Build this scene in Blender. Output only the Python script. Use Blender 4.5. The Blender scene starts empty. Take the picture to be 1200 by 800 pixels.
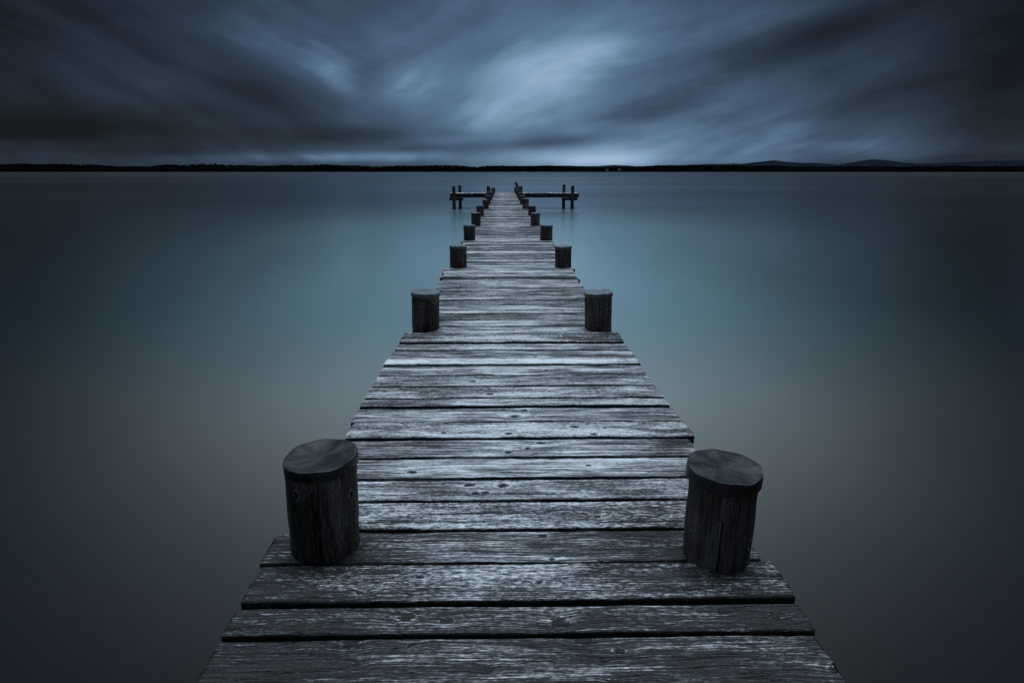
import bpy, math, random
import numpy as np
from mathutils import Matrix, Vector

rng = np.random.default_rng(7)
random.seed(7)
scene = bpy.context.scene
COL = scene.collection

# ------------------------------------------------------------------ camera
F = 660.0                                   # focal length in photo pixels (1200 wide)
DECK_Z = 0.90                               # deck top above the water (z = 0)
CAM_H = 1.25                                # camera above deck
CAM = np.array([0.0, 0.0, DECK_Z + CAM_H])
TILT = math.atan(199.0 / F)
YAW = -math.atan(10.0 * math.cos(TILT) / F)
rot = Matrix.Rotation(YAW, 3, 'Z') @ Matrix.Rotation(math.pi / 2 - TILT, 3, 'X')
RM = np.array(rot)


def ray(px, py):
    return RM @ np.array([(px - 600) / F, (400 - py) / F, -1.0])


def at_z(px, py, z=DECK_Z):
    d = ray(px, py)
    t = (z - CAM[2]) / d[2]
    return CAM + d * t


def at_y(px, py, Y):
    d = ray(px, py)
    return CAM + d * (Y / d[1])


cd = bpy.data.cameras.new("camera")
cam = bpy.data.objects.new("camera", cd)
COL.objects.link(cam)
cd.sensor_width = 36.0
cd.lens = 36.0 * F / 1200.0
cd.clip_start = 0.05
cd.clip_end = 60000
cam.matrix_world = Matrix.Translation(Vector(CAM)) @ rot.to_4x4()
scene.camera = cam


# ------------------------------------------------------------------ node helpers
class N:
    """small expression builder over shader math nodes"""
    def __init__(s, nt, sock):
        s.nt, s.s = nt, sock

    def _m(s, op, *args, clamp=False):
        n = s.nt.nodes.new('ShaderNodeMath')
        n.operation = op
        n.use_clamp = clamp
        for i, a in enumerate((s,) + args):
            if isinstance(a, N):
                s.nt.links.new(a.s, n.inputs[i])
            else:
                n.inputs[i].default_value = float(a)
        return N(s.nt, n.outputs[0])

    def __add__(s, o): return s._m('ADD', o)
    __radd__ = __add__
    def __mul__(s, o): return s._m('MULTIPLY', o)
    __rmul__ = __mul__
    def __sub__(s, o): return s._m('SUBTRACT', o)
    def __rsub__(s, o): return (s * -1.0) + o
    def __truediv__(s, o): return s._m('DIVIDE', o)
    def max(s, o): return s._m('MAXIMUM', o)
    def min(s, o): return s._m('MINIMUM', o)
    def abs(s): return s._m('ABSOLUTE')
    def pow(s, o): return s._m('POWER', o)
    def exp(s): return s._m('EXPONENT')
    def sin(s): return s._m('SINE')
    def clamp(s): return s._m('ADD', 0.0, clamp=True)

    def smooth(s, a, b, lo=0.0, hi=1.0):
        n = s.nt.nodes.new('ShaderNodeMapRange')
        n.interpolation_type = 'SMOOTHSTEP'
        s.nt.links.new(s.s, n.inputs['Value'])
        n.inputs['From Min'].default_value = a
        n.inputs['From Max'].default_value = b
        n.inputs['To Min'].default_value = lo
        n.inputs['To Max'].default_value = hi
        return N(s.nt, n.outputs['Result'])

    def lin(s, a, b, lo=0.0, hi=1.0):
        n = s.nt.nodes.new('ShaderNodeMapRange')
        s.nt.links.new(s.s, n.inputs['Value'])
        n.inputs['From Min'].default_value = a
        n.inputs['From Max'].default_value = b
        n.inputs['To Min'].default_value = lo
        n.inputs['To Max'].default_value = hi
        return N(s.nt, n.outputs['Result'])


def sep(nt, sock):
    n = nt.nodes.new('ShaderNodeSeparateXYZ')
    nt.links.new(sock, n.inputs[0])
    return [N(nt, n.outputs[i]) for i in range(3)]


def vec(nt, *c):
    n = nt.nodes.new('ShaderNodeCombineXYZ')
    for i, a in enumerate(c):
        if isinstance(a, N):
            nt.links.new(a.s, n.inputs[i])
        else:
            n.inputs[i].default_value = float(a)
    return n.outputs[0]


def noise(nt, v, scale=1.0, detail=4.0, rough=0.5, dist=0.0, lac=2.0):
    n = nt.nodes.new('ShaderNodeTexNoise')
    nt.links.new(v, n.inputs['Vector'])
    n.inputs['Scale'].default_value = scale
    n.inputs['Detail'].default_value = detail
    n.inputs['Roughness'].default_value = rough
    n.inputs['Distortion'].default_value = dist
    n.inputs['Lacunarity'].default_value = lac
    return N(nt, n.outputs[0])


def ramp(nt, f, stops, interp='LINEAR'):
    n = nt.nodes.new('ShaderNodeValToRGB')
    n.color_ramp.interpolation = interp
    el = n.color_ramp.elements
    while len(el) < len(stops):
        el.new(0.5)
    for e, (p, c) in zip(el, stops):
        e.position = p
        e.color = (c[0], c[1], c[2], 1.0)
    nt.links.new(f.s, n.inputs[0])
    return n.outputs[0]


def mixc(nt, f, a, b):
    n = nt.nodes.new('ShaderNodeMix')
    n.data_type = 'RGBA'
    if isinstance(f, N):
        nt.links.new(f.s, n.inputs[0])
    else:
        n.inputs[0].default_value = f
    for i, c in ((6, a), (7, b)):
        if isinstance(c, tuple):
            n.inputs[i].default_value = (c[0], c[1], c[2], 1)
        else:
            nt.links.new(c, n.inputs[i])
    return n.outputs[2]


def attr(nt, name):
    n = nt.nodes.new('ShaderNodeAttribute')
    n.attribute_name = name
    return n


def new_mat(name):
    m = bpy.data.materials.new(name)
    m.use_nodes = True
    nt = m.node_tree
    return m, nt, nt.nodes['Principled BSDF']


def bump(nt, h, strength, dist, bsdf):
    n = nt.nodes.new('ShaderNodeBump')
    n.inputs['Strength'].default_value = strength
    n.inputs['Distance'].default_value = dist
    nt.links.new(h.s, n.inputs['Height'])
    nt.links.new(n.outputs[0], bsdf.inputs['Normal'])


def srgb(r, g, b):
    f = lambda v: (v / 255 / 12.92) if v / 255 <= 0.04045 else ((v / 255 + 0.055) / 1.055) ** 2.4
    return (f(r), f(g), f(b))


# ------------------------------------------------------------------ materials
def wood_material(name, stops, contrast=1.12, rough=(0.36, 0.75), bump_d=0.0035, pale_ring=0.25, spk=0.50):
    m, nt, b = new_mat(name)
    w = sep(nt, attr(nt, 'wood').outputs['Vector'])       # along the grain, across the grain (bent by knots), random
    u, g, r = w
    v_across = g
    kd = N(nt, attr(nt, 'knot').outputs['Fac'])           # 0 at a knot's heart, 1 at its rim
    ck = N(nt, attr(nt, 'crack').outputs['Fac']).abs()    # metres from a split
    tone = N(nt, attr(nt, 'tone').outputs['Fac'])
    stain = N(nt, attr(nt, 'stain').outputs['Fac'])
    n_str = noise(nt, vec(nt, u * 2.6, g * 170.0, r + 3.0), 1.0, 6.0, 0.64)
    n_fib = noise(nt, vec(nt, u * 9.0, g * 430.0, r + 7.0), 1.0, 4.0, 0.65)
    n_pat = noise(nt, vec(nt, u * 2.4, g * 13.0, r + 11.0), 1.0, 6.0, 0.66, 0.4)
    n_spk = noise(nt, vec(nt, u * 48.0, g * 170.0, r + 17.0), 1.0, 4.0, 0.72)
    n_chk = noise(nt, vec(nt, u * 2.2, g * 70.0, r + 23.0), 1.0, 2.0, 0.5)
    n_big = noise(nt, vec(nt, u * 1.3, v_across * 3.0, r + 31.0), 1.0, 3.0, 0.6)
    bd = (r * 1.7).sin() * 0.5 + 0.5                     # every board weathers its own way
    checks = (n_chk - 0.5).abs().smooth(0.0, 0.016, 1.0, 0.0) * n_pat.smooth(0.44, 0.60, 1.0, 0.0)
    val = ((n_str.smooth(0.36, 0.64) - 0.5) * (0.52 - bd * 0.34) + n_fib.smooth(0.36, 0.64) * 0.38 + n_pat.smooth(0.32, 0.68) * 0.42
           + (n_spk.smooth(0.34, 0.66) - 0.5) * (bd * 0.65 + 0.5) * spk + n_big.smooth(0.3, 0.7) * 0.20 - 0.46 - 0.04) * contrast + 0.50
    val = val + tone - stain * (n_fib * 0.5 + n_spk * 0.5).smooth(0.42, 0.60, 1.15, 0.25)
    rim = (kd + (n_spk - 0.5) * 1.2 - 1.12).abs().smooth(0.0, 0.28, 1.0, 0.0) * kd.lin(2.0, 3.0, 1.0, 0.0)
    val = val + rim * pale_ring
    heart = (kd + (n_spk - 0.5) * 1.4).smooth(0.15, 1.15, 1.0, 0.0)
    split = ck.smooth(0.0012, 0.0034, 1.0, 0.0)
    val = val - heart * 0.8 - checks * 0.38 - split * 1.2
    val = val.clamp()
    col = ramp(nt, val, stops)
    nt.links.new(col, b.inputs['Base Color'])
    ro = n_pat.lin(0.3, 0.7, rough[0], rough[1]) + (n_fib - 0.5) * 0.25
    nt.links.new(ro.s, b.inputs['Roughness'])
    b.inputs['Specular IOR Level'].default_value = 0.28
    h = n_str * 1.0 + n_fib * 0.6 + n_spk * 0.25 - checks * 0.8 - split * 2.5 - heart * 0.5 + rim * 0.4
    bump(nt, h, 0.75, bump_d, b)
    return m


M_DECK = wood_material('weathered_deck_wood',
                       [(0.0, (0.006, 0.0063, 0.0066)), (0.28, (0.022, 0.0225, 0.024)), (0.52, (0.115, 0.119, 0.126)),
                        (0.76, (0.31, 0.317, 0.325)), (1.0, (0.56, 0.57, 0.58))])
M_PILE = wood_material('dark_piling_wood',
                       [(0.0, (0.008, 0.007, 0.0065)), (0.35, (0.036, 0.030, 0.026)), (0.7, (0.155, 0.130, 0.113)),
                        (1.0, (0.30, 0.29, 0.29))], 0.9, (0.5, 0.8), 0.004, 0.8, 0.16)
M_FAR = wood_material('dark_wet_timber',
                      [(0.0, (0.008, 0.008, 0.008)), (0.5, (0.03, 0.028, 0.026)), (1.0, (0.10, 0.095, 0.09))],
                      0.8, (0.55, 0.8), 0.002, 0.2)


def cap_material(name='tarred_cap_sheet', stops=None, rg=(0.34, 0.60)):
    m, nt, b = new_mat(name)
    t = nt.nodes.new('ShaderNodeTexCoord')
    o = t.outputs['Object']
    a = noise(nt, o, 9.0, 5.0, 0.6, 0.6)
    f = noise(nt, o, 120.0, 3.0, 0.6)
    s = noise(nt, o, 38.0, 4.0, 0.65)
    v = a * 0.7 + s * 0.35 + (f - 0.5) * 0.2
    nt.links.new(ramp(nt, v, stops or [(0.36, (0.005, 0.0055, 0.006)), (0.58, (0.010, 0.012, 0.013)), (0.78, (0.036, 0.046, 0.050))]),
                 b.inputs['Base Color'])
    ro = a.lin(0.35, 0.65, *rg) + (f - 0.5) * 0.2
    nt.links.new(ro.s, b.inputs['Roughness'])
    b.inputs['Specular IOR Level'].default_value = 0.45
    bump(nt, s * 0.8 + f * 0.35, 0.6, 0.004, b)
    return m


M_CAP = cap_material()
M_CAP_SKYSHEEN = cap_material('skysheen_cap_sheet', [(0.36, (0.07, 0.075, 0.082)), (0.58, (0.13, 0.14, 0.15)), (0.78, (0.20, 0.21, 0.22))], (0.20, 0.34))  # smooth wet finish; pale base colour carries the grazing sky reflection


def plain_mat(name, col, rough=0.9, var=0.5, scale=0.05):
    m, nt, b = new_mat(name)
    g = nt.nodes.new('ShaderNodeNewGeometry')
    a = noise(nt, g.outputs['Position'], scale, 5.0, 0.65)
    lo = tuple(c * (1 - var) for c in col)
    hi = tuple(c * (1 + var) for c in col)
    nt.links.new(ramp(nt, a, [(0.3, lo), (0.7, hi)]), b.inputs['Base Color'])
    b.inputs['Roughness'].default_value = rough
    b.inputs['Specular IOR Level'].default_value = 0.2
    return m


M_LEAF = plain_mat('far_foliage', (0.0045, 0.0055, 0.006), 0.95, 0.5, 0.03)
M_HILL = plain_mat('far_hillside', (0.007, 0.0105, 0.0145), 0.95, 0.3, 0.006)
M_BANK = plain_mat('lake_bank', (0.008, 0.009, 0.009), 0.95, 0.5, 0.02)
for m_ in (M_LEAF, M_HILL, M_BANK):
    m_.node_tree.nodes['Principled BSDF'].inputs['Specular IOR Level'].default_value = 0.0
M_WALL = plain_mat('pale_render', (0.16, 0.165, 0.17), 0.8, 0.1, 0.2)
M_ROOF = plain_mat('dark_roof', (0.06, 0.05, 0.05), 0.8, 0.2, 0.2)
M_NAIL = plain_mat('rusty_nail', (0.10, 0.085, 0.075), 0.5, 0.3, 60.0)


def water_material():
    m, nt, b = new_mat('lake_water')
    g = nt.nodes.new('ShaderNodeNewGeometry')
    x, y, z = sep(nt, g.outputs['Position'])
    big = noise(nt, vec(nt, x * 0.10, y * 0.05, 0.0), 1.0, 3.0, 0.5)
    # paler shallows round the jetty; vignette darkening toward sides and camera put into the colour
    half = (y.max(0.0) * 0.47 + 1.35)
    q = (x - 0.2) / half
    side_falloff = (q * q * -1.6).exp()
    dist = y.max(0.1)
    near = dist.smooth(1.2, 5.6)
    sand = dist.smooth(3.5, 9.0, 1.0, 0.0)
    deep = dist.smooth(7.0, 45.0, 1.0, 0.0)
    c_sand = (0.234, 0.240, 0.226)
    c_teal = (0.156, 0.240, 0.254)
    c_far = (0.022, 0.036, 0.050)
    c_side = (0.006, 0.008, 0.010)
    c_front = (0.010, 0.0095, 0.009)
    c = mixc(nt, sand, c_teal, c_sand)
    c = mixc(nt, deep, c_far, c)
    c = mixc(nt, near, c_front, c)
    k = (side_falloff * (big - 0.5 + 1.0)).clamp()
    c = mixc(nt, k, c_side, c)
    nt.links.new(c, b.inputs['Base Color'])
    b.inputs['IOR'].default_value = 1.333
    rip = noise(nt, vec(nt, x * 0.35, y * 1.6, 0.0), 1.0, 4.0, 0.55)
    wide = noise(nt, vec(nt, x * 0.008, y * 0.03, 4.0), 1.0, 4.0, 0.6)
    ro = wide.lin(0.3, 0.7, -0.06, 0.09) + dist.smooth(1.5, 40.0, 0.10, 0.25) + dist.smooth(50.0, 500.0, 0.0, 0.15)
    nt.links.new(ro.s, b.inputs['Roughness'])
    bump(nt, rip, 0.10, 0.05, b)
    return m


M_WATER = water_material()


# ------------------------------------------------------------------ mesh helpers
def link(name, me, mat=None, parent=None):
    o = bpy.data.objects.new(name, me)
    COL.objects.link(o)
    if mat is not None:
        me.materials.append(mat)
    if parent is not None:
        o.parent = parent
    return o


def empty(name, loc=(0, 0, 0)):
    o = bpy.data.objects.new(name, None)
    o.empty_display_size = 0.2
    o.location = loc
    COL.objects.link(o)
    return o


def tag(o, label=None, cat=None, group=None, kind=None):
    if label: o['label'] = label
    if cat: o['category'] = cat
    if group: o['group'] = group
    if kind: o['kind'] = kind
    return o


class MB:
    """gathers vertices, faces and the per-vertex wood attributes of one mesh"""
    def __init__(s):
        s.v, s.f, s.a, s.n = [], [], {'wood': [], 'knot': [], 'crack': [], 'tone': [], 'stain': []}, 0

    def add(s, verts, faces, wood=None, knot=None, crack=None, tone=0.0, stain=None):
        verts = np.asarray(verts, float).reshape(-1, 3)
        k = len(verts)
        s.v.append(verts)
        s.f.extend([tuple(int(i) + s.n for i in f) for f in faces])
        s.a['wood'].append(verts.copy() if wood is None else wood)
        s.a['knot'].append(np.full(k, 9.0) if knot is None else knot)
        s.a['crack'].append(np.full(k, 1.0) if crack is None else crack)
        s.a['tone'].append(np.full(k, tone) if np.isscalar(tone) else tone)
        s.a['stain'].append(np.zeros(k) if stain is None else stain)
        s.n += k

    def build(s, name, mat, parent=None, smooth=True, angle=40):
        me = bpy.data.meshes.new(name)
        v = np.concatenate(s.v)
        me.from_pydata(v.tolist(), [], s.f)
        for k, typ in (('wood', 'FLOAT_VECTOR'), ('knot', 'FLOAT'), ('crack', 'FLOAT'), ('tone', 'FLOAT'), ('stain', 'FLOAT')):
            at = me.attributes.new(k, typ, 'POINT')
            d = np.concatenate(s.a[k]).astype(np.float32).ravel()
            at.data.foreach_set('vector' if typ == 'FLOAT_VECTOR' else 'value', d)
        if smooth:
            me.shade_smooth()
            me.set_sharp_from_angle(angle=math.radians(angle))
        me.update()
        return link(name, me, mat, parent)


def wavy(x, amp, wl, n=4, r=rng):
    """smooth 1-D noise along x"""
    out = np.zeros_like(x, float)
    for i in range(n):
        k = 2 * math.pi / (wl / (1.8 ** i))
        out += amp / (1.5 ** i) * np.sin(k * x + r.uniform(0, 6.28))
    return out * 0.6


def bend(u, v, knots):
    """grain coordinate bent round the knots, and the normalised knot distance"""
    g = v.copy()
    kd = np.full_like(v, 9.0)
    for (ku, kv, kr) in knots:
        du, dv = (u - ku) / 1.55, (v - kv)
        blind, kr = kr < 0, abs(kr)
        d = np.hypot(du, dv)
        g = g + np.exp(-(d / (kr * 2.3)) ** 2) * kr * (0.8 if blind else 0.9)
        if not blind:
            kd = np.minimum(kd, d / kr)
    return g, kd


def plank(mb, y0, y1, xl, xr, top, thick, knots=(), cracks=(), tone=0.0, dense=1.0, tilt=0.0, stains=(), end_rag=0.006,
          pid=None, skew=0.0, axis='X'):
    L, W = xr - xl, y1 - y0
    nx = max(8, int(L / (0.0065 / dense)))
    ny = max(5, int(W / (0.0065 / dense)))
    r = min(0.0045, W * 0.2)
    vs = np.concatenate([[0.0, 0.0], [0.0006, 0.0022], np.linspace(r, W - r, ny), [W - 0.0022, W - 0.0006], [W, W]])
    zs = np.concatenate([[-thick, -0.012], [-0.0055, -0.0020], np.zeros(ny), [-0.0020, -0.0055], [-0.012, -thick]])
    sarc = np.concatenate([[-thick, -0.012], [-0.004, 0.001], np.linspace(r, W - r, ny), [W - 0.001, W + 0.004], [W + 0.012, W + thick]])
    m = len(vs)
    s = np.linspace(0, 1, nx)
    rr = rng
    pid = rr.uniform(0, 80) if pid is None else pid
    xs = xl + s * L
    e0 = wavy(xs, 0.0016, 0.9, 7)
    e1 = wavy(xs, 0.0016, 0.9, 7)
    X = np.repeat(xs[:, None], m, 1)
    V = np.repeat(vs[None, :], nx, 0)
    fr = V / W
    Y = y0 + V + (1 - fr) * e0[:, None] + fr * e1[:, None] + skew * (X - (xl + xr) / 2)
    ragL = wavy(vs, end_rag * 0.5, 0.09, 3) + rng.normal(0, 0.0012, m)
    ragR = wavy(vs, end_rag * 0.5, 0.09, 3) + rng.normal(0, 0.0012, m)
    wl = np.clip(1 - s / 0.05, 0, 1) ** 2
    wr = np.clip((s - 0.95) / 0.05, 0, 1) ** 2
    X = X + wl[:, None] * ragL[None, :] + wr[:, None] * ragR[None, :]
    cup = rr.uniform(-0.002, 0.0025)
    Z = top + zs[None, :] + (4 * (fr - 0.5) ** 2 - 1) * cup + (fr - 0.5) * tilt
    sag = wavy(xs, 0.0014, 1.5, 3)
    lo = wavy(xs, 0.0010, 0.22, 3)
    Z = Z + sag[:, None] + lo[:, None] * np.sin(fr * 7 + rr.uniform(0, 6))
    # worn, softened ends
    endw = np.exp(-np.minimum(s, 1 - s) * L / 0.004)
    Z = Z - (endw * 0.003)[:, None] * (zs[None, :] > -0.03)
    U = X.ravel()
    S = np.repeat(sarc[None, :], nx, 0).ravel()
    kn = [(kx, ky - y0, kr) for (kx, ky, kr) in knots]
    g, kd = bend(U, S, kn)
    ck = np.full(nx * m, 1.0)
    for (cx0, cx1, cv, sl) in cracks:
        d = S - (cv + sl * (U - cx0) + wavy(U, 0.0022, 0.35, 4))
        ends = np.clip((np.minimum(U - cx0, cx1 - U) + 0.02) / 0.12, -1, 1)
        d2 = np.where(ends > 0, d + np.sign(d) * (1 - ends) * 0.003, 1.0)
        ck = np.where(np.abs(d2) < np.abs(ck), d2, ck)
    st = np.zeros(nx * m)
    Yf = Y.ravel()
    for (sx, sy, sr, amt) in stains:
        d = np.hypot((U - sx) / 1.7, Yf - sy)
        st += amt * np.exp(-(d / sr) ** 2)
    edge = (np.repeat(zs[None, :], nx, 0).ravel() < -0.004)       # tops are sun-bleached; sides darkened in tone so plank gaps read as shade
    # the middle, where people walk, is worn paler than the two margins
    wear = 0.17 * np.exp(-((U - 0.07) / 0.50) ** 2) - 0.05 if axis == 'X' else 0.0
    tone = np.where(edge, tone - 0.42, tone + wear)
    wood = np.stack([U, g, np.full(nx * m, pid)], 1)
    if axis == 'X':
        verts = np.stack([X.ravel(), Yf, Z.ravel()], 1)
    else:                                       # plank running along y
        verts = np.stack([Yf, X.ravel(), Z.ravel()], 1)
    faces = []
    for i in range(nx - 1):
        a = i * m
        for j in range(m - 1):
            q = (a + j, a + m + j, a + m + j + 1, a + j + 1)
            faces.append(q if axis == 'X' else q[::-1])
        q = (a + m - 1, a + 2 * m - 1, a + m, a)
        faces.append(q if axis == 'X' else q[::-1])
    e = tuple(range(m))
    f = tuple(range((nx - 1) * m, nx * m))
    faces += [e, f[::-1]] if axis == 'X' else [e[::-1], f]
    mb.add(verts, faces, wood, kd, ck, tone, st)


def beam(mb, a, b, w, h, tone=0.0):
    """squared timber from a to b (centre line), slightly chamfered"""
    a, b = Vector(a), Vector(b)
    d = (b - a)
    L = d.length
    d.normalize()
    side = d.cross(Vector((0, 0, 1)))
    if side.length < 1e-4:
        side = Vector((1, 0, 0))
    side.normalize()
    up = side.cross(d)
    c = min(w, h) * 0.08
    prof = [(-w/2+c, -h/2), (w/2-c, -h/2), (w/2, -h/2+c), (w/2, h/2-c), (w/2-c, h/2), (-w/2+c, h/2), (-w/2, h/2-c), (-w/2, -h/2+c)]
    n = max(2, int(L / 0.4))
    verts, wood = [], []
    pid = rng.uniform(0, 80)
    for i in range(n + 1):
        p = a + d * (L * i / n)
        for k, (x, y) in enumerate(prof):
            q = p + side * x + up * y
            verts.append(tuple(q))
            wood.append((L * i / n, k * max(w, h) / 3, pid))
    faces = []
    for i in range(n):
        for k in range(8):
            k2 = (k + 1) % 8
            faces.append((i*8+k, i*8+k2, i*8+8+k2, i*8+8+k))
    faces += [tuple(range(7, -1, -1)), tuple(range(n*8, n*8+8))]
    mb.add(verts, faces, np.array(wood), tone=tone)


def log(mb, base, top, r0, r1, res=28, step=0.05, knots=(), tone=0.0, close_top=True, pid=None, cracks=()):
    """a round post between two points: slightly crooked, ovalled and checked"""
    base, top = np.array(base, float), np.array(top, float)
    ax = top - base
    L = np.linalg.norm(ax)
    ax = ax / L
    side = np.cross(ax, [0, 1.0, 0]); side /= np.linalg.norm(side)
    fw = np.cross(side, ax)
    fw = -fw if fw[1] > 0 else fw               # points to the camera side (-y)
    n = max(3, int(L / step))
    t = np.linspace(0, 1, n + 1)
    th = np.linspace(0, 2 * math.pi, res, endpoint=False)
    T, TH = np.meshgrid(t, th, indexing='ij')
    R = r0 + (r1 - r0) * T
    p1, p2, p3 = rng.uniform(0, 6.28, 3)
    R = R * (1 + 0.018 * np.sin(2 * TH + p1) + 0.010 * np.sin(3 * TH + p2 + T * 1.5) + 0.006 * np.sin(7 * TH + p3))
    R = R + wavy(T.ravel() * L, 0.0015, 0.3, 3).reshape(T.shape)
    arc = (math.pi - TH) * (r0 + r1) / 2         # 0 at the camera side
    U = (T * L).ravel()
    V = arc.ravel()
    g, kd = bend(U, V, knots)
    for (ku, kv, kr) in [k for k in knots if k[2] > 0]:   # knots stand a little proud of the wood
        d = np.hypot((U - ku) / 1.55, V - kv).reshape(T.shape) / kr
        R = R + kr * 0.16 * np.exp(-((d - 1.0) / 0.45) ** 2) - kr * 0.08 * np.exp(-(d / 0.6) ** 2)
    ck = np.full(U.shape, 1.0)
    for (u0, u1, cv) in cracks:
        d = V - (cv + wavy(U, 0.002, 0.3, 3))
        ck = np.where((U > u0) & (U < u1) & (np.abs(d) < np.abs(ck)), d, ck)
    dirs = -fw[None, None, :] * np.cos(TH)[..., None] + side[None, None, :] * np.sin(TH)[..., None] * -1
    P = base + ax * (T * L)[..., None] + dirs * R[..., None]
    pid = rng.uniform(0, 80) if pid is None else pid
    wood = np.stack([U, g, np.full(U.shape, pid)], 1)
    faces = []
    for i in range(n):
        for j in range(res):
            j2 = (j + 1) % res
            faces.append((i*res+j, i*res+j2, (i+1)*res+j2, (i+1)*res+j))
    if close_top:
        faces.append(tuple(n*res + j for j in range(res)))
    # orient outward
    v = P.reshape(-1, 3)
    q = faces[0]
    nrm = np.cross(v[q[1]] - v[q[0]], v[q[3]] - v[q[0]])
    if np.dot(nrm, v[q[0]] - base) < 0:
        faces = [f[::-1] for f in faces[:-1]] + [faces[-1]] if close_top else [f[::-1] for f in faces]
    if close_top:
        f = faces[-1]
        nn = np.cross(v[f[1]] - v[f[0]], v[f[res // 2]] - v[f[0]])
        if np.dot(nn, ax) < 0:
            faces[-1] = f[::-1]
    mb.add(v, faces, wood, kd, ck, tone)
    return ax, side, fw


def cap_mesh(R, band, thick=0.0, res=64, dish=0.010, seed=0):
    """tarred sheet cap: a dished, slightly dented top turned down over the post into a band; origin at the rim level"""
    r = np.random.default_rng(seed)
    p = r.uniform(0, 6.28, 6)
    th = np.linspace(0, 2 * math.pi, res, endpoint=False)
    oval = 1 + 0.010 * np.sin(2 * th + p[0]) + 0.004 * np.sin(5 * th + p[1]) + 0.003 * np.sin(9 * th + p[2])
    rings = []
    prof = [(0.0, -1.0), (0.2, -0.95), (0.4, -0.75), (0.6, -0.5), (0.78, -0.25), (0.90, -0.05), (0.955, 0.05), (0.985, -0.05)]
    for (rr, zz) in prof:
        z = zz * dish if zz < 0 else 0.0
        wob = 0.0022 * np.sin(3 * th + p[3] + rr * 4) * rr + 0.0015 * np.sin(8 * th + p[4]) * rr ** 2
        rings.append(np.stack([R * rr * oval * np.cos(th), R * rr * oval * np.sin(th), z + wob], 1))
    for (rr, zz) in [(1.0, -0.006), (1.006, -0.016), (1.004, -band * 0.5), (1.008, -band), (0.985, -band - 0.001), (0.90, -band + 0.004)]:
        wob = (0.0022 * np.sin(3 * th + p[3] + 4) + 0.0015 * np.sin(8 * th + p[4])) if zz > -0.03 else (0.003 * np.sin(4 * th + p[5]) + 0.0015 * np.sin(13 * th))
        ir = rr * oval * (1 + 0.004 * np.sin(11 * th + zz * 300))
        rings.append(np.stack([R * ir * np.cos(th), R * ir * np.sin(th), zz + wob], 1))
    v = np.concatenate(rings)
    faces = []
    for i in range(len(rings) - 1):
        for j in range(res):
            j2 = (j + 1) % res
            faces.append((i*res+j, (i+1)*res+j, (i+1)*res+j2, i*res+j2))
    me = bpy.data.meshes.new('cap')
    me.from_pydata(v.tolist(), [], faces)
    me.shade_smooth()
    me.set_sharp_from_angle(angle=math.radians(50))
    me.update()
    return me


# ------------------------------------------------------------------ the jetty
jetty = empty('jetty', (0, 0, 0))
tag(jetty, 'long weathered grey plank jetty on round wooden pilings running out into the lake', 'jetty')


def gy(py, px=602):
    return at_z(px, py)[1]


AX = lambda y: 0.062 + 0.0004 * y              # centre line of the deck

# plank boundaries read off the photograph (front edge of each, far edge of each)
rows = [(818, 743.5), (743.5, 706.5), (706.5, 659), (659, 620.2), (620.2, 586), (586, 560.3), (560.3, 535.7), (535.7, 514),
        (514, 494), (494, 476.5), (476.5, 466), (466, 451.6), (451.6, 438.6), (438.6, 428), (428, 419.5), (419.5, 410),
        (410, 402.5), (402.5, 391), (391, 382.2), (382.2, 375.3), (375.3, 367.5), (367.5, 363), (363, 357.5), (357.5, 351),
        (351, 346), (346, 341), (341, 337.2), (337.2, 332.5), (332.5, 328)]
ends = {0: (236, 983), 1: (270, 948), 2: (297, 920), 3: (316, 882), 4: (356, 868), 5: (368, 853), 6: (385, 838), 7: (400, 815), 8: (410, 808),
        9: (416, 794), 10: (425, 783), 11: (431, 775), 12: (440, 764), 13: (447, 754), 14: (452, 748), 15: (459, 743), 16: (465, 735),
        17: (471, 728)}
knots_px = [(410, 753, 11), (482, 755, 6), (418, 777, 5), (573, 783, 5), (683, 749, 11), (725, 761, 8), (707, 772, 5), (978, 783, 9), (717, 797, 6),
            (476, 722, 11), (523, 726, 9), (413, 712, 5), (655, 727, 13), (847, 716, 5), (908, 720, 8),
            (357, 668, 7), (492, 678, 6), (422, 696, 6), (632, 684, 6), (700, 664, 5), (800, 690, 5),
            (550, 568, 8), (589, 568.5, 9), (558, 577.6, 6), (569, 577, 6), (483, 553, 7), (603, 487, 10), (613, 480, 6),
            (596, 509, 6), (673, 501, 7), (696, 510, 6), (596, 530, 6), (634, 519, 7), (619, 526, 5), (554, 446, 6),
            (627, 418, 4), (574, 461, 6), (636, 627, 7), (647, 654, 5), (776, 650, 5), (700, 604, 5), (690, 545, 5), (760, 552, 4), (520, 508, 5),
            (470, 455, 4), (700, 458, 4), (640, 433, 4)]
knots_w = []
for (kx, ky, kr) in knots_px:
    p = at_z(kx, ky)
    q = at_z(kx + kr, ky)
    knots_w.append((p[0], p[1], (q[0] - p[0]) * 0.62))

deck = MB()
tones = {0: -0.31, 1: -0.30, 2: -0.13, 3: -0.14, 4: 0.03, 5: 0.07, 6: 0.08, 7: -0.02, 8: 0.10, 9: 0.02, 10: 0.06, 11: 0.05, 12: 0.0, 13: 0.04,
         14: 0.45, 15: -0.02, 16: 0.05, 17: -0.06, 18: 0.05}
tops = {2: 0.004, 14: 0.008, 17: 0.014, 8: 0.004, 10: 0.005}
tilts = {14: -0.006, 10: -0.004, 5: -0.003}
p0l, p0r = at_z(382, 636), at_z(838, 648)      # piling feet, first pair
base_stains = []


def stain_at(px, py, r, amt):
    p = at_z(px, py)
    base_stains.append((p[0], p[1], r, amt))


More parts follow.
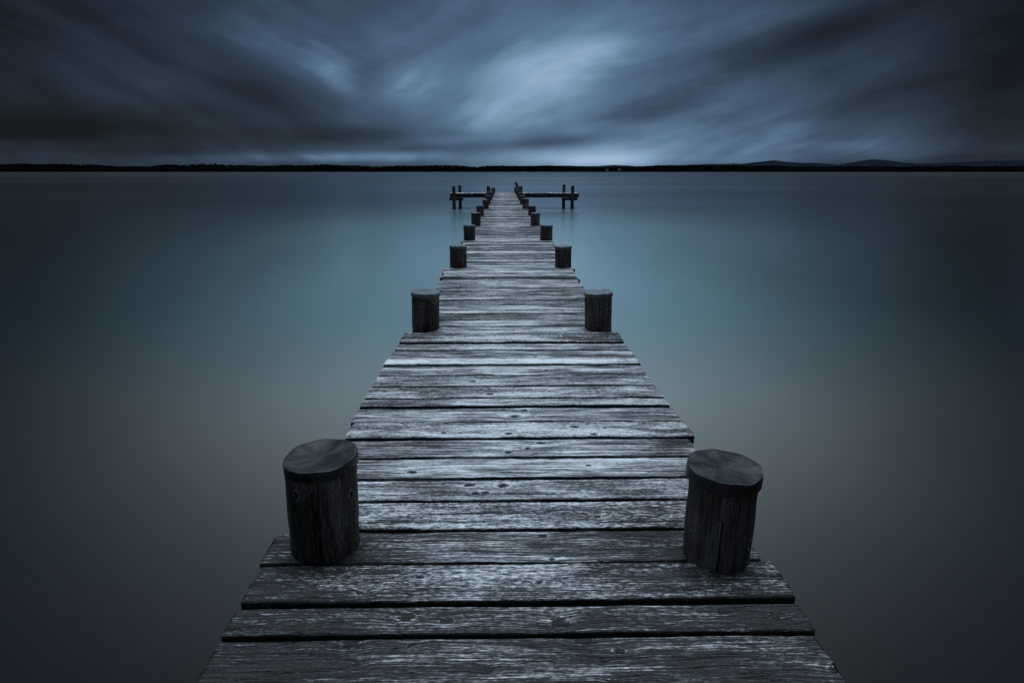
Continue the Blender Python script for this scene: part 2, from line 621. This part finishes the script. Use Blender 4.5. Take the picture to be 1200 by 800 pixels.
for a in [(345, 668, 0.16, 0.42), (420, 640, 0.10, 0.42), (300, 690, 0.14, 0.25), (770, 628, 0.13, 0.40), (850, 680, 0.16, 0.28), (330, 650, 0.10, 0.3),
          (905, 720, 0.12, 0.25), (480, 665, 0.14, 0.15), (790, 640, 0.07, 0.35), (500, 395, 0.12, 0.3), (700, 395, 0.12, 0.3), (260, 770, 0.2, 0.2),
          (560, 790, 0.3, 0.12), (900, 790, 0.2, 0.2)]:
    stain_at(*a)
for i, (pf, pb) in enumerate(rows):
    y0, y1 = gy(pf), gy(pb)
    gap = 0.015 if i < 4 else 0.020 if i < 9 else 0.023
    gap *= rng.uniform(0.75, 1.3)
    if i == 13:
        gap = 0.004
    if i in ends:
        ym = (pf + pb) / 2 if i else 785
        xl = at_z(ends[i][0], ym)[0]
        xr = at_z(ends[i][1], ym)[0]
    else:
        xl, xr = AX(y0) - 0.835 + rng.uniform(-0.02, 0.02), AX(y0) + 0.835 + rng.uniform(-0.02, 0.02)
        if i in (18, 19, 20):
            xl, xr = AX(y0) - 0.75, AX(y0) + 0.75
    cr = []
    v = lambda py: gy(py) - y0
    if i == 4:
        cr = [(at_z(484, 602)[0], at_z(640, 602)[0], v(602.5), 0.0), (at_z(690, 614)[0], at_z(806, 614)[0], v(614.5), 0.004),
              (at_z(420, 612)[0], at_z(570, 612)[0], v(612), 0.0)]
    elif i == 3:
        cr = [(at_z(430, 635)[0], at_z(600, 635)[0], v(635), 0.003)]
    elif i == 6:
        cr = [(at_z(425, 553)[0], at_z(530, 553)[0], v(554), 0.0), (at_z(690, 552)[0], at_z(800, 552)[0], v(554.5), 0.0)]
    elif rng.random() < 0.5:
        c0 = rng.uniform(-0.8, 0.3)
        cr = [(c0, c0 + rng.uniform(0.25, 0.7), (y1 - y0) * rng.uniform(0.2, 0.8), rng.uniform(-0.004, 0.004))]
    kk = [k for k in knots_w if y0 - 0.01 < k[1] < y1 + 0.01]
    for xs in (-0.58, 0.58):                     # dark nail heads over the stringers
        for fr in (0.28, 0.72):
            kk.append((AX(y0) + xs + rng.uniform(-0.02, 0.02), y0 + (y1 - y0) * fr + rng.uniform(-0.008, 0.008), 0.0042))
    d = 1.0 if i < 9 else 0.6
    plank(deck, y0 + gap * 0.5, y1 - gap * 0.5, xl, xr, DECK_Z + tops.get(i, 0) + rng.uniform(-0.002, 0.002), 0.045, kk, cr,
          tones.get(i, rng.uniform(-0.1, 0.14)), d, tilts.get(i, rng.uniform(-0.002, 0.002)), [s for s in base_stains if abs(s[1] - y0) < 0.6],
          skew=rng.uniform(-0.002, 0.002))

# piling positions along the jetty
S0 = 2.66
pair_px = [(382, 636, 838, 648), (499, 384.5, 701, 384.5), (537.2, 313.5, 659.7, 313.5), (550.2, 281.8, 640.2, 281.8),
           (557.7, 265.0, 627.0, 265.0), (562.7, 253.0, 623.4, 252.6)]
pairs = [(at_z(a, b), at_z(c, d)) for (a, b, c, d) in pair_px]
sp = (pairs[5][0][1] - pairs[1][0][1]) / 4.0
Y5 = pairs[5][0][1]
END_Y = gy(225.0)
k = 1
while Y5 + sp * k < END_Y - 0.2 and k < 8:
    y = Y5 + sp * k
    pairs.append((np.array([AX(y) - 0.69, y, DECK_Z]), np.array([AX(y) + 0.69, y, DECK_Z])))
    k += 1
END_Y = pairs[-1][0][1] + 0.75
print('pairs', len(pairs), 'spacing', sp, 'end', END_Y, [tuple(round(float(t), 2) for t in p[0][:2]) for p in pairs])

# remaining planks to the far end, with a long plank in front of each pair and short ones between the posts
y = gy(rows[-1][1])
while y < END_Y:
    w = rng.uniform(0.115, 0.165)
    gap = rng.uniform(0.018, 0.034)
    hw = 0.835 + rng.uniform(-0.025, 0.025)
    hw2 = 0.835 + rng.uniform(-0.025, 0.025)
    top = DECK_Z + rng.uniform(-0.006, 0.007)
    for (L, R) in pairs[2:]:
        d = y + w / 2 - L[1]
        if -0.32 < d < -0.10:
            top += 0.010
            hw += 0.03
            hw2 += 0.03
        elif -0.10 <= d < 0.17:
            hw = hw2 = 0.76
    tone = rng.normal(-0.04, 0.11)
    if rng.random() < 0.08:
        tone += 0.22
    kn = []
    if y < 14:
        for _ in range(rng.integers(0, 4)):
            kn.append((rng.uniform(-0.7, 0.8), y + rng.uniform(0.02, w - 0.02), rng.uniform(0.007, 0.014)))
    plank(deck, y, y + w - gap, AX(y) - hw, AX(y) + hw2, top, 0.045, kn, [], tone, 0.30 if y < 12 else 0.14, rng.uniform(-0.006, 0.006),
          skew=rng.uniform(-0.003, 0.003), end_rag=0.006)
    y += w
# planks under and behind the camera
y = gy(818)
while y > -1.4:
    w = rng.uniform(0.12, 0.16)
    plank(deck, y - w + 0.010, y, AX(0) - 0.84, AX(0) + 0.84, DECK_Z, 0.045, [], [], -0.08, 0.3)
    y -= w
deck.build('deck', M_DECK, jetty, angle=35)

# stringers and cross beams beneath the deck
for xs in (-0.56, 0.0, 0.56):
    sb = MB()
    beam(sb, (AX(0) + xs, -1.4, DECK_Z - 0.135), (AX(END_Y) + xs, END_Y - 0.03, DECK_Z - 0.135), 0.10, 0.17)
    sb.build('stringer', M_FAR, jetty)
for (L, R) in pairs:
    cb = MB()
    ym = (L[1] + R[1]) / 2 + 0.17
    beam(cb, (AX(ym) - 0.90, ym, DECK_Z - 0.31), (AX(ym) + 0.90, ym, DECK_Z - 0.31), 0.12, 0.17)
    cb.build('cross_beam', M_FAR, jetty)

# ---- pilings: photo pixels of foot centre / cap centre fix each one's lean
PILE_R = 0.112


def top_point(foot, px, py):
    """point on the pixel's ray at the foot's own distance (same y)"""
    return at_y(px, py, foot[1])


tops_px = {0: ((376, 536), (849, 549)), 1: ((498.7, 343), (701.3, 343)), 2: ((536.8, 288.5), (660, 289)),
           3: ((550, 264.3), (640.5, 264.3)), 4: ((557.7, 249.6), (627.4, 250)), 5: ((562.6, 241.2), (623.6, 241.5))}
labels = {(0, 0): 'nearest left piling, leaning slightly, with dark vertical grain and a hooked pale knot under its cap',
          (0, 1): 'nearest right piling, leaning outward, with thick tarred cap and a ring shaped pale knot low on its side',
          (1, 0): 'second left piling with one pale knot and a wet cap painted pale with sky sheen',
          (1, 1): 'second right piling with two dark eyed knots side by side'}
near_knots = {(0, 0): [(1.01, -0.055, 0.0105), (0.86, 0.085, -0.022), (0.98, 0.135, 0.009), (0.74, 0.02, -0.016)],
              (0, 1): [(1.02, -0.025, -0.012), (0.79, 0.083, 0.0095), (0.80, -0.142, 0.006), (0.86, 0.02, -0.014)],
              (1, 0): [(0.914, -0.04, 0.0095), (1.01, 0.09, 0.009), (0.80, 0.03, -0.015)],
              (1, 1): [(0.885, -0.05, 0.010), (0.90, 0.078, 0.0135), (0.78, 0.02, -0.012)]}   # a negative size only bends the grain
Z_FOOT = -0.9
for i, pr in enumerate(pairs):
    for sd in (0, 1):
        foot = np.array(pr[sd], float)
        if i in tops_px:
            tp = top_point(foot, *tops_px[i][sd])
        else:
            tp = foot + np.array([rng.uniform(-0.01, 0.01), 0, 0.32 + rng.uniform(-0.03, 0.03)])
        if i == 0:                               # the first two also lean along the jetty
            tp[1] += 0.0
        ax = (tp - foot) / np.linalg.norm(tp - foot)
        below = foot - ax * ((foot[2] - Z_FOOT) / ax[2])
        r = PILE_R * (1.0 if i else (1.04, 0.985)[sd]) * (rng.uniform(0.97, 1.03) if i else 1.0)
        mb = MB()
        Lf = np.linalg.norm(tp - below)
        off = Lf - (Lf if i > 1 else Lf)         # lengths measured from the submerged foot
        kn = []
        for (h, a, kr) in near_knots.get((i, sd), [(rng.uniform(0.6, 1.1), rng.uniform(-0.1, 0.1), rng.uniform(0.008, 0.012)) for _ in range(2)]):
            kn.append((np.linalg.norm(foot - below) + (h - 0.66) * 0.72, a, kr))
        st = 0.006 if i == 0 else 0.012 if i == 1 else 0.06
        rs = 150 if i == 0 else 90 if i == 1 else 32
        crk = []
        if i <= 1:
            fl = np.linalg.norm(foot - below)
            crk = [(fl - 0.1, Lf, rng.uniform(-0.1, 0.1)), (fl + 0.02, Lf - 0.06, rng.uniform(-0.1, 0.12)), (fl - 0.1, fl + 0.2, rng.uniform(-0.1, 0.1))]
        log(mb, below, tp - ax * 0.016, r * 1.02, r * 0.985, rs, st, kn, rng.uniform(-0.06, 0.05), True, None, crk)
        p = mb.build('piling', M_PILE, jetty, angle=60)
        if (i, sd) in labels:
            p['label'] = labels[(i, sd)]
        big = (i == 0 and sd == 1)
        cm = cap_mesh(r * (1.055 if big else 1.025), 0.042 if big else (0.034 if i == 0 else 0.032), res=96 if i < 2 else 40,
                      dish=0.009 if i == 0 else 0.003, seed=i * 2 + sd)
        c = link('cap', cm, M_CAP if i == 0 else M_CAP_SKYSHEEN, p)
        zax = Vector(ax)
        if i == 0:
            zax = Vector((ax[0] + (-0.07 if sd == 0 else 0.03), ax[1] - 0.02, ax[2])).normalized()
        q = zax.to_track_quat('Z', 'Y')
        c.matrix_local = Matrix.Translation(Vector(tp + ax * 0.010)) @ q.to_matrix().to_4x4()

# ------------------------------------------------------------------ side landings at the far end
ARM_Y = END_Y - 1.55                             # front edge of the landings


def landing(sgn, x_in, x_out, posts, label):
    root = empty('side_landing', ((x_in + x_out) / 2, ARM_Y, 0))
    tag(root, label, 'landing stage', 'side landings at the end of the jetty')
    base = np.array(root.location)

    def put(mb, name, mat):
        o = mb.build(name, mat, None, angle=45)
        o.data.transform(Matrix.Translation(-Vector(base)))
        o.parent = root
        return o
    d = MB()
    lo, hi = min(x_in, x_out), max(x_in, x_out)
    x = lo
    while x < hi - 0.05:
        w = min(rng.uniform(0.11, 0.15), hi - x)
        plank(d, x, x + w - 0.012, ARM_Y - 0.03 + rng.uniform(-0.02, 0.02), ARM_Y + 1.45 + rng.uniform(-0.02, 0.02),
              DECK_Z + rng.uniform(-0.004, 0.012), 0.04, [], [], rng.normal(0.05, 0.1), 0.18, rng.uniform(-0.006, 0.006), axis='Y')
        x += w
    put(d, 'deck', M_DECK)
    for dy in (0.03, 1.39):
        b = MB()
        beam(b, (lo, ARM_Y + dy, DECK_Z - 0.145), (hi, ARM_Y + dy, DECK_Z - 0.145), 0.10, 0.20)
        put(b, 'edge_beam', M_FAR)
    for (px, top, dy, below_beam) in posts:
        b = MB()
        xb = px
        log(b, (xb + rng.uniform(-0.02, 0.02), ARM_Y + dy, -0.9), (xb, ARM_Y + dy, DECK_Z + top), 0.105, 0.10, 28, 0.08)
        put(b, 'post', M_PILE)
    b = MB()
    xo = [p[0] for p in posts if p[3]]
    x0, x1 = min(xo) - 0.28, max(xo) + 0.30
    beam(b, (x0, ARM_Y - 0.10, DECK_Z - 0.31), (x1, ARM_Y - 0.10, DECK_Z - 0.31), 0.10, 0.18)
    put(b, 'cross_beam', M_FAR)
    return root


def xat(px, Y):
    return at_y(px, 224, Y)[0]


landing(-1, AX(ARM_Y) - 0.84, xat(527.0, ARM_Y),
        [(xat(532.0, ARM_Y), 0.42, -0.12, True), (xat(538.9, ARM_Y + 1.5), 0.44, 1.5, True), (xat(572.4, ARM_Y), 0.42, -0.12, False)],
        'shorter wooden side landing, left of the jetty at its far end, on round posts')
landing(1, AX(ARM_Y) + 0.84, xat(678.6, ARM_Y),
        [(xat(670.8, ARM_Y), 0.43, -0.12, True), (xat(660.8, ARM_Y + 1.5), 0.46, 1.5, True), (xat(610.2, ARM_Y), 0.42, -0.12, False)],
        'longer wooden side landing at the far end of the jetty beside the slanting post')

# slanting post at the far end
mb = MB()
Yp = END_Y + 0.15
pt = at_y(603.9, 213.6, Yp)
pb_ = at_y(608.2, 222.5, Yp)
dv = (pb_ - pt)
pb2 = pt + dv * ((pt[2] + 0.9) / (pt[2] - pb_[2]))
log(mb, pb2, pt, 0.09, 0.085, 24, 0.1)
o = mb.build('mooring_post', M_PILE, None)
o.data.transform(Matrix.Translation(-Vector(pb2)))
o.location = Vector(pb2)
tag(o, 'thin dark post slanting to the left at the far end of the jetty', 'post')


# ------------------------------------------------------------------ lake, hills, woods
def sheet(name, x0, x1, y0, y1, z, mat):
    me = bpy.data.meshes.new(name)
    me.from_pydata([(x0, y0, z), (x1, y0, z), (x1, y1, z), (x0, y1, z)], [], [(0, 1, 2, 3)])
    o = link(name, me, mat)
    return tag(o, kind='structure')


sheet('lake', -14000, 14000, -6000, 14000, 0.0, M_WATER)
SHORE = 2500.0


def prof(pts):
    xs = [p[0] for p in pts]
    ys = [p[1] for p in pts]
    return lambda px: np.interp(px, xs, ys)


def roll(f, mid, k):
    return lambda px: mid + (f(px) - mid) * k + 0.35 * math.sin(px * 0.061) + 0.25 * math.sin(px * 0.143 + 1.0)


# skyline of the near wooded shore (photo y of its top) and of the hills behind it
near_top = prof([(-200, 191.5), (0, 192.2), (30, 191.6), (60, 192.4), (110, 192.6), (150, 194.2), (172, 194.6), (190, 193.0), (230, 192.8), (300, 193.6),
                 (330, 193.0), (390, 193.0), (440, 194.0), (500, 193.6), (535, 192.8), (559, 195.0), (570, 193.6), (600, 194.2), (640, 193.4), (690, 195.6),
                 (720, 195.0), (740, 194.8), (770, 193.4), (800, 193.6), (840, 193.0), (900, 193.8), (960, 194.2), (1000, 194.4), (1100, 194.0), (1200, 194.0), (1400, 193.5)])
near_top = roll(near_top, 193.7, 1.35)
mid_top = prof([(-200, 196), (560, 196), (600, 194.6), (660, 194.0), (690, 195.0), (720, 193.4), (745, 194.8), (790, 193.6), (850, 191.9), (870, 192.0), (890, 189.4),
                (905, 188.0), (918, 189.6), (935, 190.6), (962, 191.4), (985, 193.4), (1100, 196), (1400, 196)])
far_top = prof([(-200, 197), (960, 197), (985, 192.6), (1000, 189.6), (1017, 187.0), (1032, 187.4), (1045, 188.6), (1058, 190.8), (1080, 191.8), (1110, 190.6),
                (1150, 188.8), (1175, 188.2), (1200, 187.4), (1260, 186.4), (1400, 188)])


def ridge(name, Y, depth, topf, mat, jitter, n=700, rows_=9, foot=-1.0):
    """a hill range: crest height follows topf, falls to the front and to the back"""
    pxs = np.linspace(-700, 1900, n)
    V = []
    for r in range(rows_):
        t = r / (rows_ - 1)
        y = Y + depth * t
        for p in pxs:
            q = at_y(p, 200, Y + depth * 0.5)
            crest = at_y(p, float(topf(p)), Y + depth * 0.5)[2]
            sh = math.sin(math.pi * min(1, max(0, t))) ** 0.7
            z = foot + (max(crest, 2.0) - foot) * sh
            V.append((q[0] * (y / (Y + depth * 0.5)) + 0, y, z))
    V = np.array(V)
    nz = np.zeros(len(V))
    for k in range(5):
        wl = depth * 0.25 / (1.9 ** k)
        a, b = rng.uniform(0, 6.28, 2)
        nz += np.sin(V[:, 0] * 6.28 / wl + a) * np.sin(V[:, 1] * 6.28 / (wl * 1.3) + b) / (1.6 ** k)
    V[:, 2] += nz * jitter * np.clip((V[:, 2] - foot) / 15.0, 0, 1)
    Fc = []
    for r in range(rows_ - 1):
        for i in range(n - 1):
            Fc.append((r*n+i, r*n+i+1, (r+1)*n+i+1, (r+1)*n+i))
    me = bpy.data.meshes.new(name)
    me.from_pydata(V.tolist(), [], Fc)
    me.shade_smooth()
    o = link(name, me, mat)
    return tag(o, kind='structure')


ridge('hills', 5200, 1600, mid_top, M_HILL, 1.6)
ridge('hills', 8600, 2600, far_top, M_HILL, 2.2)


# shore bank that the wood stands on: a low strip rising from the lake
def bank():
    n = 300
    xs = np.linspace(-6500, 6500, n)
    V, Fc = [], []
    prof_ = [(-6, -1.0), (0, 0.6), (40, 3.0), (160, 6.0), (420, 8.0), (700, -1.0)]
    for (dy, z) in prof_:
        for x in xs:
            w = 18 * math.sin(x * 0.004) + 9 * math.sin(x * 0.013 + 1)
            V.append((x, SHORE + dy + w, z * (1 + 0.2 * math.sin(x * 0.006 + dy)) if z > 0 else z))
    for r in range(len(prof_) - 1):
        for i in range(n - 1):
            Fc.append((r*n+i, r*n+i+1, (r+1)*n+i+1, (r+1)*n+i))
    me = bpy.data.meshes.new('shore')
    me.from_pydata(V, [], Fc)
    me.shade_smooth()
    tag(link('shore', me, M_BANK), kind='structure')


bank()


def wood():
    """the wood on the far bank, one mass: rows of uneven crowns whose tops follow the skyline"""
    ico_v = []
    t = (1 + 5 ** 0.5) / 2
    base = np.array([(-1, t, 0), (1, t, 0), (-1, -t, 0), (1, -t, 0), (0, -1, t), (0, 1, t), (0, -1, -t), (0, 1, -t), (t, 0, -1), (t, 0, 1), (-t, 0, -1), (-t, 0, 1)], float)
    base /= np.linalg.norm(base[0])
    fc = np.array([(0, 11, 5), (0, 5, 1), (0, 1, 7), (0, 7, 10), (0, 10, 11), (1, 5, 9), (5, 11, 4), (11, 10, 2), (10, 7, 6), (7, 1, 8), (3, 9, 4), (3, 4, 2),
                   (3, 2, 6), (3, 6, 8), (3, 8, 9), (4, 9, 5), (2, 4, 11), (6, 2, 10), (8, 6, 7), (9, 8, 1)])
    V, Fc, n = [], [], 0
    for row, dy in enumerate((4, 22, 45, 75, 110, 150, 200)):
        Y0 = SHORE + dy
        px = -700.0
        while px < 1900:
            px += rng.uniform(0.8, 2.6) * (1.0 if row else 0.9)
            Y = Y0 + rng.uniform(-8, 8)
            w = 18 * math.sin(at_y(px, 200, Y)[0] * 0.004) + 9 * math.sin(at_y(px, 200, Y)[0] * 0.013 + 1)
            Y += w
            p = at_y(px, 200, Y)
            full = at_y(px, float(near_top(px)), Y)[2]
            frac = (0.45, 0.62, 0.78, 0.9, 0.97, 1.0, 1.0)[row]
            clump = 225 < px < 272
            h = full * frac * rng.uniform(0.92, 1.01) + (rng.uniform(-2, 5) if clump else 0)
            h = max(h, 6)
            conifer = rng.random() < 0.35
            rw = rng.uniform(3.0, 6.5) * (0.7 if conifer else 1.0)
            for c in range(3):
                fz = (0.35, 0.62, 0.86)[c]
                rr = rw * (1.1, 0.95, 0.5)[c] if conifer else rw * (1.0, 1.1, 0.75)[c]
                v = base * (1 + rng.uniform(-0.28, 0.28, (12, 1)))
                hz = h * 0.20
                v = v * np.array([rr, rr, hz]) + np.array([p[0] + rng.uniform(-1.5, 1.5), Y + rng.uniform(-1.5, 1.5), h * fz - (0 if c < 2 else 0.06 * h)])
                V.append(v)
                Fc.append(fc + n)
                n += 12
    me = bpy.data.meshes.new('far_wood')
    me.from_pydata(np.concatenate(V).tolist(), [], np.concatenate(Fc).tolist())
    o = link('far_wood', me, M_LEAF)
    tag(o, 'dark wood along the whole far shore of the lake', 'wood', kind='stuff')


wood()


def house(px, py, Y, w, h, label, rot=0.0):
    p = at_y(px, py, Y)
    root = empty('house', (p[0], Y, 0))
    root.rotation_euler.z = rot
    tag(root, label, 'house', 'pale houses on the far shore')
    z0, d = 2.0, w * 0.8
    me = bpy.data.meshes.new('wall')
    me.from_pydata([(-w/2, -d/2, z0), (w/2, -d/2, z0), (w/2, d/2, z0), (-w/2, d/2, z0), (-w/2, -d/2, z0+h), (w/2, -d/2, z0+h), (w/2, d/2, z0+h), (-w/2, d/2, z0+h)],
                   [], [(0, 1, 5, 4), (1, 2, 6, 5), (2, 3, 7, 6), (3, 0, 4, 7), (4, 5, 6, 7)])
    link('wall', me, M_WALL, root)
    me = bpy.data.meshes.new('roof')
    e, rh = 0.6, w * 0.35
    z1 = z0 + h + 0.05
    me.from_pydata([(-w/2-e, -d/2-e, z1), (w/2+e, -d/2-e, z1), (w/2+e, d/2+e, z1), (-w/2-e, d/2+e, z1), (-w/2-e, 0, z1+rh), (w/2+e, 0, z1+rh)],
                   [], [(0, 1, 5, 4), (2, 3, 4, 5), (3, 0, 4), (1, 2, 5), (3, 2, 1, 0)])
    link('roof', me, M_ROOF, root)


house(711.5, 199, SHORE - 2, 9, 5.5, 'smaller pale house on the far shore, the one nearer the jetty')
house(725.5, 199, SHORE - 4, 10, 7, 'larger pale house on the far shore, the one farther from the jetty')


def tower(px, top_py, base_py, Y, w, label):
    p = at_y(px, base_py, Y)
    t = at_y(px, top_py, Y)
    root = empty('tower', (p[0], Y, 0))
    tag(root, label, 'tower')
    H = t[2]
    zb = H * 0.62
    me = bpy.data.meshes.new('shaft')
    me.from_pydata([(-w/2, -w/2, 0), (w/2, -w/2, 0), (w/2, w/2, 0), (-w/2, w/2, 0), (-w/2, -w/2, zb), (w/2, -w/2, zb), (w/2, w/2, zb), (-w/2, w/2, zb)], [],
                   [(0, 1, 5, 4), (1, 2, 6, 5), (2, 3, 7, 6), (3, 0, 4, 7), (4, 5, 6, 7)])
    link('shaft', me, M_ROOF, root)
    me = bpy.data.meshes.new('spire')
    e = w * 0.6
    me.from_pydata([(-e, -e, zb + .1), (e, -e, zb + .1), (e, e, zb + .1), (-e, e, zb + .1), (0, 0, H)], [], [(0, 1, 4), (1, 2, 4), (2, 3, 4), (3, 0, 4), (3, 2, 1, 0)])
    link('spire', me, M_ROOF, root)


tower(860.0, 189.4, 192.0, 5900, 14, 'tiny dark spired tower on the far ridge to the right of the jetty')
tower(237.0, 189.8, 193.0, SHORE + 240, 5, 'tiny dark spired tower above the far wood to the left of the jetty')


# ------------------------------------------------------------------ sky and light
SUN_EL, SUN_AZ = math.radians(80), math.radians(3)     # azimuth to the right of +y
w = bpy.data.worlds.new("World")
scene.world = w
w.use_nodes = True
nt = w.node_tree
nt.nodes.clear()
out = nt.nodes.new('ShaderNodeOutputWorld')
tc = nt.nodes.new('ShaderNodeTexCoord')
dx, dy, dz = sep(nt, tc.outputs['Generated'])
zz = dz.max(0.0)
yf = dy.max(0.12)
X = dx / yf                                            # where a direction meets a wall ahead
Z = zz / yf


def wall_xy(px, py):
    d = ray(px, py)
    return d[0] / d[1], d[2] / d[1]


def lobe(px, py, rx, ry, ang=0.0):
    """soft patch of cloud light in the direction the photograph shows it; radii and angle in photo terms"""
    x0, z0 = wall_xy(px, py)
    a = math.radians(ang)
    u = (X - x0) * (math.cos(a)) + (Z - z0) * math.sin(a)
    v = (Z - z0) * math.cos(a) - (X - x0) * math.sin(a)
    u = u / (rx / 690.0)
    v = v / (ry / 690.0)
    return ((u * u + v * v) * -1.0).exp()


# cloud streaks, drawn out along the wind: three broad fields that slant differently and melt into each other
warp = noise(nt, vec(nt, X * 2.0, Z * 4.0, 2.0), 1.0, 3.0, 0.5) - 0.5


def field(ang, fl, fa, seed, det=3.0):
    a_ = math.radians(ang)
    al = X * math.cos(a_) + Z * math.sin(a_)
    ac = Z * math.cos(a_) - X * math.sin(a_)
    return noise(nt, vec(nt, al * fl + seed, ac * fa + warp * (fa * 0.10), seed), 1.0, det, 0.5)


wl_ = X.smooth(-0.34, -0.12, 1.0, 0.0)
wr_ = X.smooth(-0.02, 0.24)
wc_ = (1.0 - wl_) * (1.0 - wr_)


def fields(fl, fa, seed):
    return field(-24, fl, fa, seed) * wl_ + field(17, fl, fa, seed + 3.3) * wr_ + field(24, fl * 1.3, fa * 0.8, seed + 6.1) * wc_


s1 = fields(1.5, 7.0, 1.0)
s2 = fields(3.2, 19.0, 11.0)
s3 = fields(6.5, 42.0, 23.0)
rad = ((X + 0.05) * (X + 0.05) + Z * Z * 2.0).pow(0.5)
bandn = noise(nt, vec(nt, X * 2.2, Z * 17.0, 9.0), 1.0, 4.0, 0.5, 0.3)
puff = noise(nt, vec(nt, X * 5.0, Z * 11.0, 3.0), 1.0, 4.0, 0.5, 0.5)
env = ((X - 0.07) * (X - 0.07) * -3.4).exp()           # the break in the clouds lies ahead
low = Z.smooth(0.0, 0.12, 1.0, 0.0)
val = env * 0.34 + 0.19
side = rad.smooth(0.04, 0.40, 0.25, 1.0)
val = val + (s1 - 0.5) * 0.70 * (1.0 - low * 0.6) * side + (s2 - 0.5) * 0.24 * (1.0 - low * 0.8) * side - Z.smooth(0.26, 0.55, 0.0, 0.20)
val = val + (bandn - 0.5) * 0.50 * low + (puff - 0.5) * 0.16
bright = [(1050, 176, 110, 13, 0, 0.12), (650, 84, 75, 34, 14, 0.34), (480, 98, 38, 22, 24, 0.25), (388, 75, 20, 46, 28, 0.13), (680, 188, 110, 9, 0, 0.22), (760, 112, 100, 16, 16, 0.17),
          (590, 140, 70, 22, 0, 0.16), (400, 184, 120, 6, 0, 0.34), (830, 120, 110, 26, 12, 0.08), (860, 168, 190, 22, 4, 0.20), (330, 40, 110, 40, -20, 0.10), (240, 186, 90, 5, 0, 0.08),
          (520, 165, 40, 10, -10, 0.08)]
dark = [(590, -10, 330, 45, 0, 0.08), (-10, 10, 130, 100, 0, 0.12), (1200, 50, 100, 120, 0, 0.17), (0, 150, 130, 50, 0, 0.05), (950, 48, 150, 22, 17, 0.22), (720, 128, 80, 14, 14, 0.14), (120, 152, 190, 26, 0, 0.20), (310, 105, 90, 34, -18, 0.20), (440, 160, 110, 11, 0, 0.20),
        (640, 167, 95, 7, 5, 0.17), (510, 172, 60, 5, 3, 0.10), (1150, 60, 130, 70, 0, 0.10), (230, 8, 60, 20, -10, 0.10), (1150, 150, 100, 22, 0, 0.06)]
s2n = s2.smooth(0.32, 0.68)
s3n = s3.smooth(0.32, 0.68)
wisp = s2n * 0.50 + s3n * 0.22 + puff.smooth(0.3, 0.7) * 0.45 + 0.42
blot = s1.smooth(0.3, 0.7) * 0.7 + s2n * 0.3 + 0.5
for (px, py, rx, ry, an, am) in bright:
    val = val + lobe(px, py, rx, ry, an) * wisp * am
for (px, py, rx, ry, an, am) in dark:
    val = val - lobe(px, py, rx, ry, an) * blot * am
val = val + (s3 - 0.5) * 0.10 * side
up = dz.smooth(0.55, 0.90)                             # higher up, above the picture: an even, paler overcast
back = dy.smooth(-0.1, 0.15, 1.0, 0.0) * (1.0 - up)
over = (s1 - 0.5) * 0.25 + 0.49
val = val * (1.0 - up) + over * up
val = val * (1.0 - back) + 0.30 * back
val = val.clamp()
sky_cols = [(0.0, srgb(14, 19, 25)), (0.15, srgb(30, 39, 50)), (0.30, srgb(46, 60, 76)), (0.45, srgb(63, 83, 105)), (0.62, srgb(91, 118, 144)),
            (0.82, srgb(132, 159, 188)), (1.0, srgb(158, 182, 208))]
cl = ramp(nt, val, sky_cols)
bg = nt.nodes.new('ShaderNodeBackground')
nt.links.new(cl, bg.inputs['Color'])
bg.inputs['Strength'].default_value = 0.354            # view exposure is +1.5
sk = nt.nodes.new('ShaderNodeTexSky')
sk.sky_type = 'NISHITA'
sk.sun_disc = False
sk.sun_elevation = SUN_EL
sk.sun_rotation = SUN_AZ
bs = nt.nodes.new('ShaderNodeBackground')
nt.links.new(sk.outputs[0], bs.inputs['Color'])
bs.inputs['Strength'].default_value = 0.05
mx = nt.nodes.new('ShaderNodeMixShader')
mx.inputs[0].default_value = 0.992                      # thick cloud cover, hardly any open sky
nt.links.new(bs.outputs[0], mx.inputs[1])
nt.links.new(bg.outputs[0], mx.inputs[2])
nt.links.new(mx.outputs[0], out.inputs['Surface'])

sl = bpy.data.lights.new('sun', 'SUN')
sl.energy = 1.5
sl.angle = math.radians(26)
sl.color = (0.72, 0.86, 1.0)
so = bpy.data.objects.new('sun', sl)
COL.objects.link(so)
dirv = Vector((math.sin(SUN_AZ) * math.cos(SUN_EL), math.cos(SUN_AZ) * math.cos(SUN_EL), math.sin(SUN_EL)))
so.rotation_euler = dirv.to_track_quat('Z', 'Y').to_euler()
so.location = (0, 0, 50)

vs = scene.view_settings
vs.view_transform = 'Standard'
vs.look = 'None'
vs.exposure = 1.5
vs.gamma = 1.0
vs.use_curve_mapping = False
scene.cycles.max_bounces = 6
scene.cycles.use_denoising = False
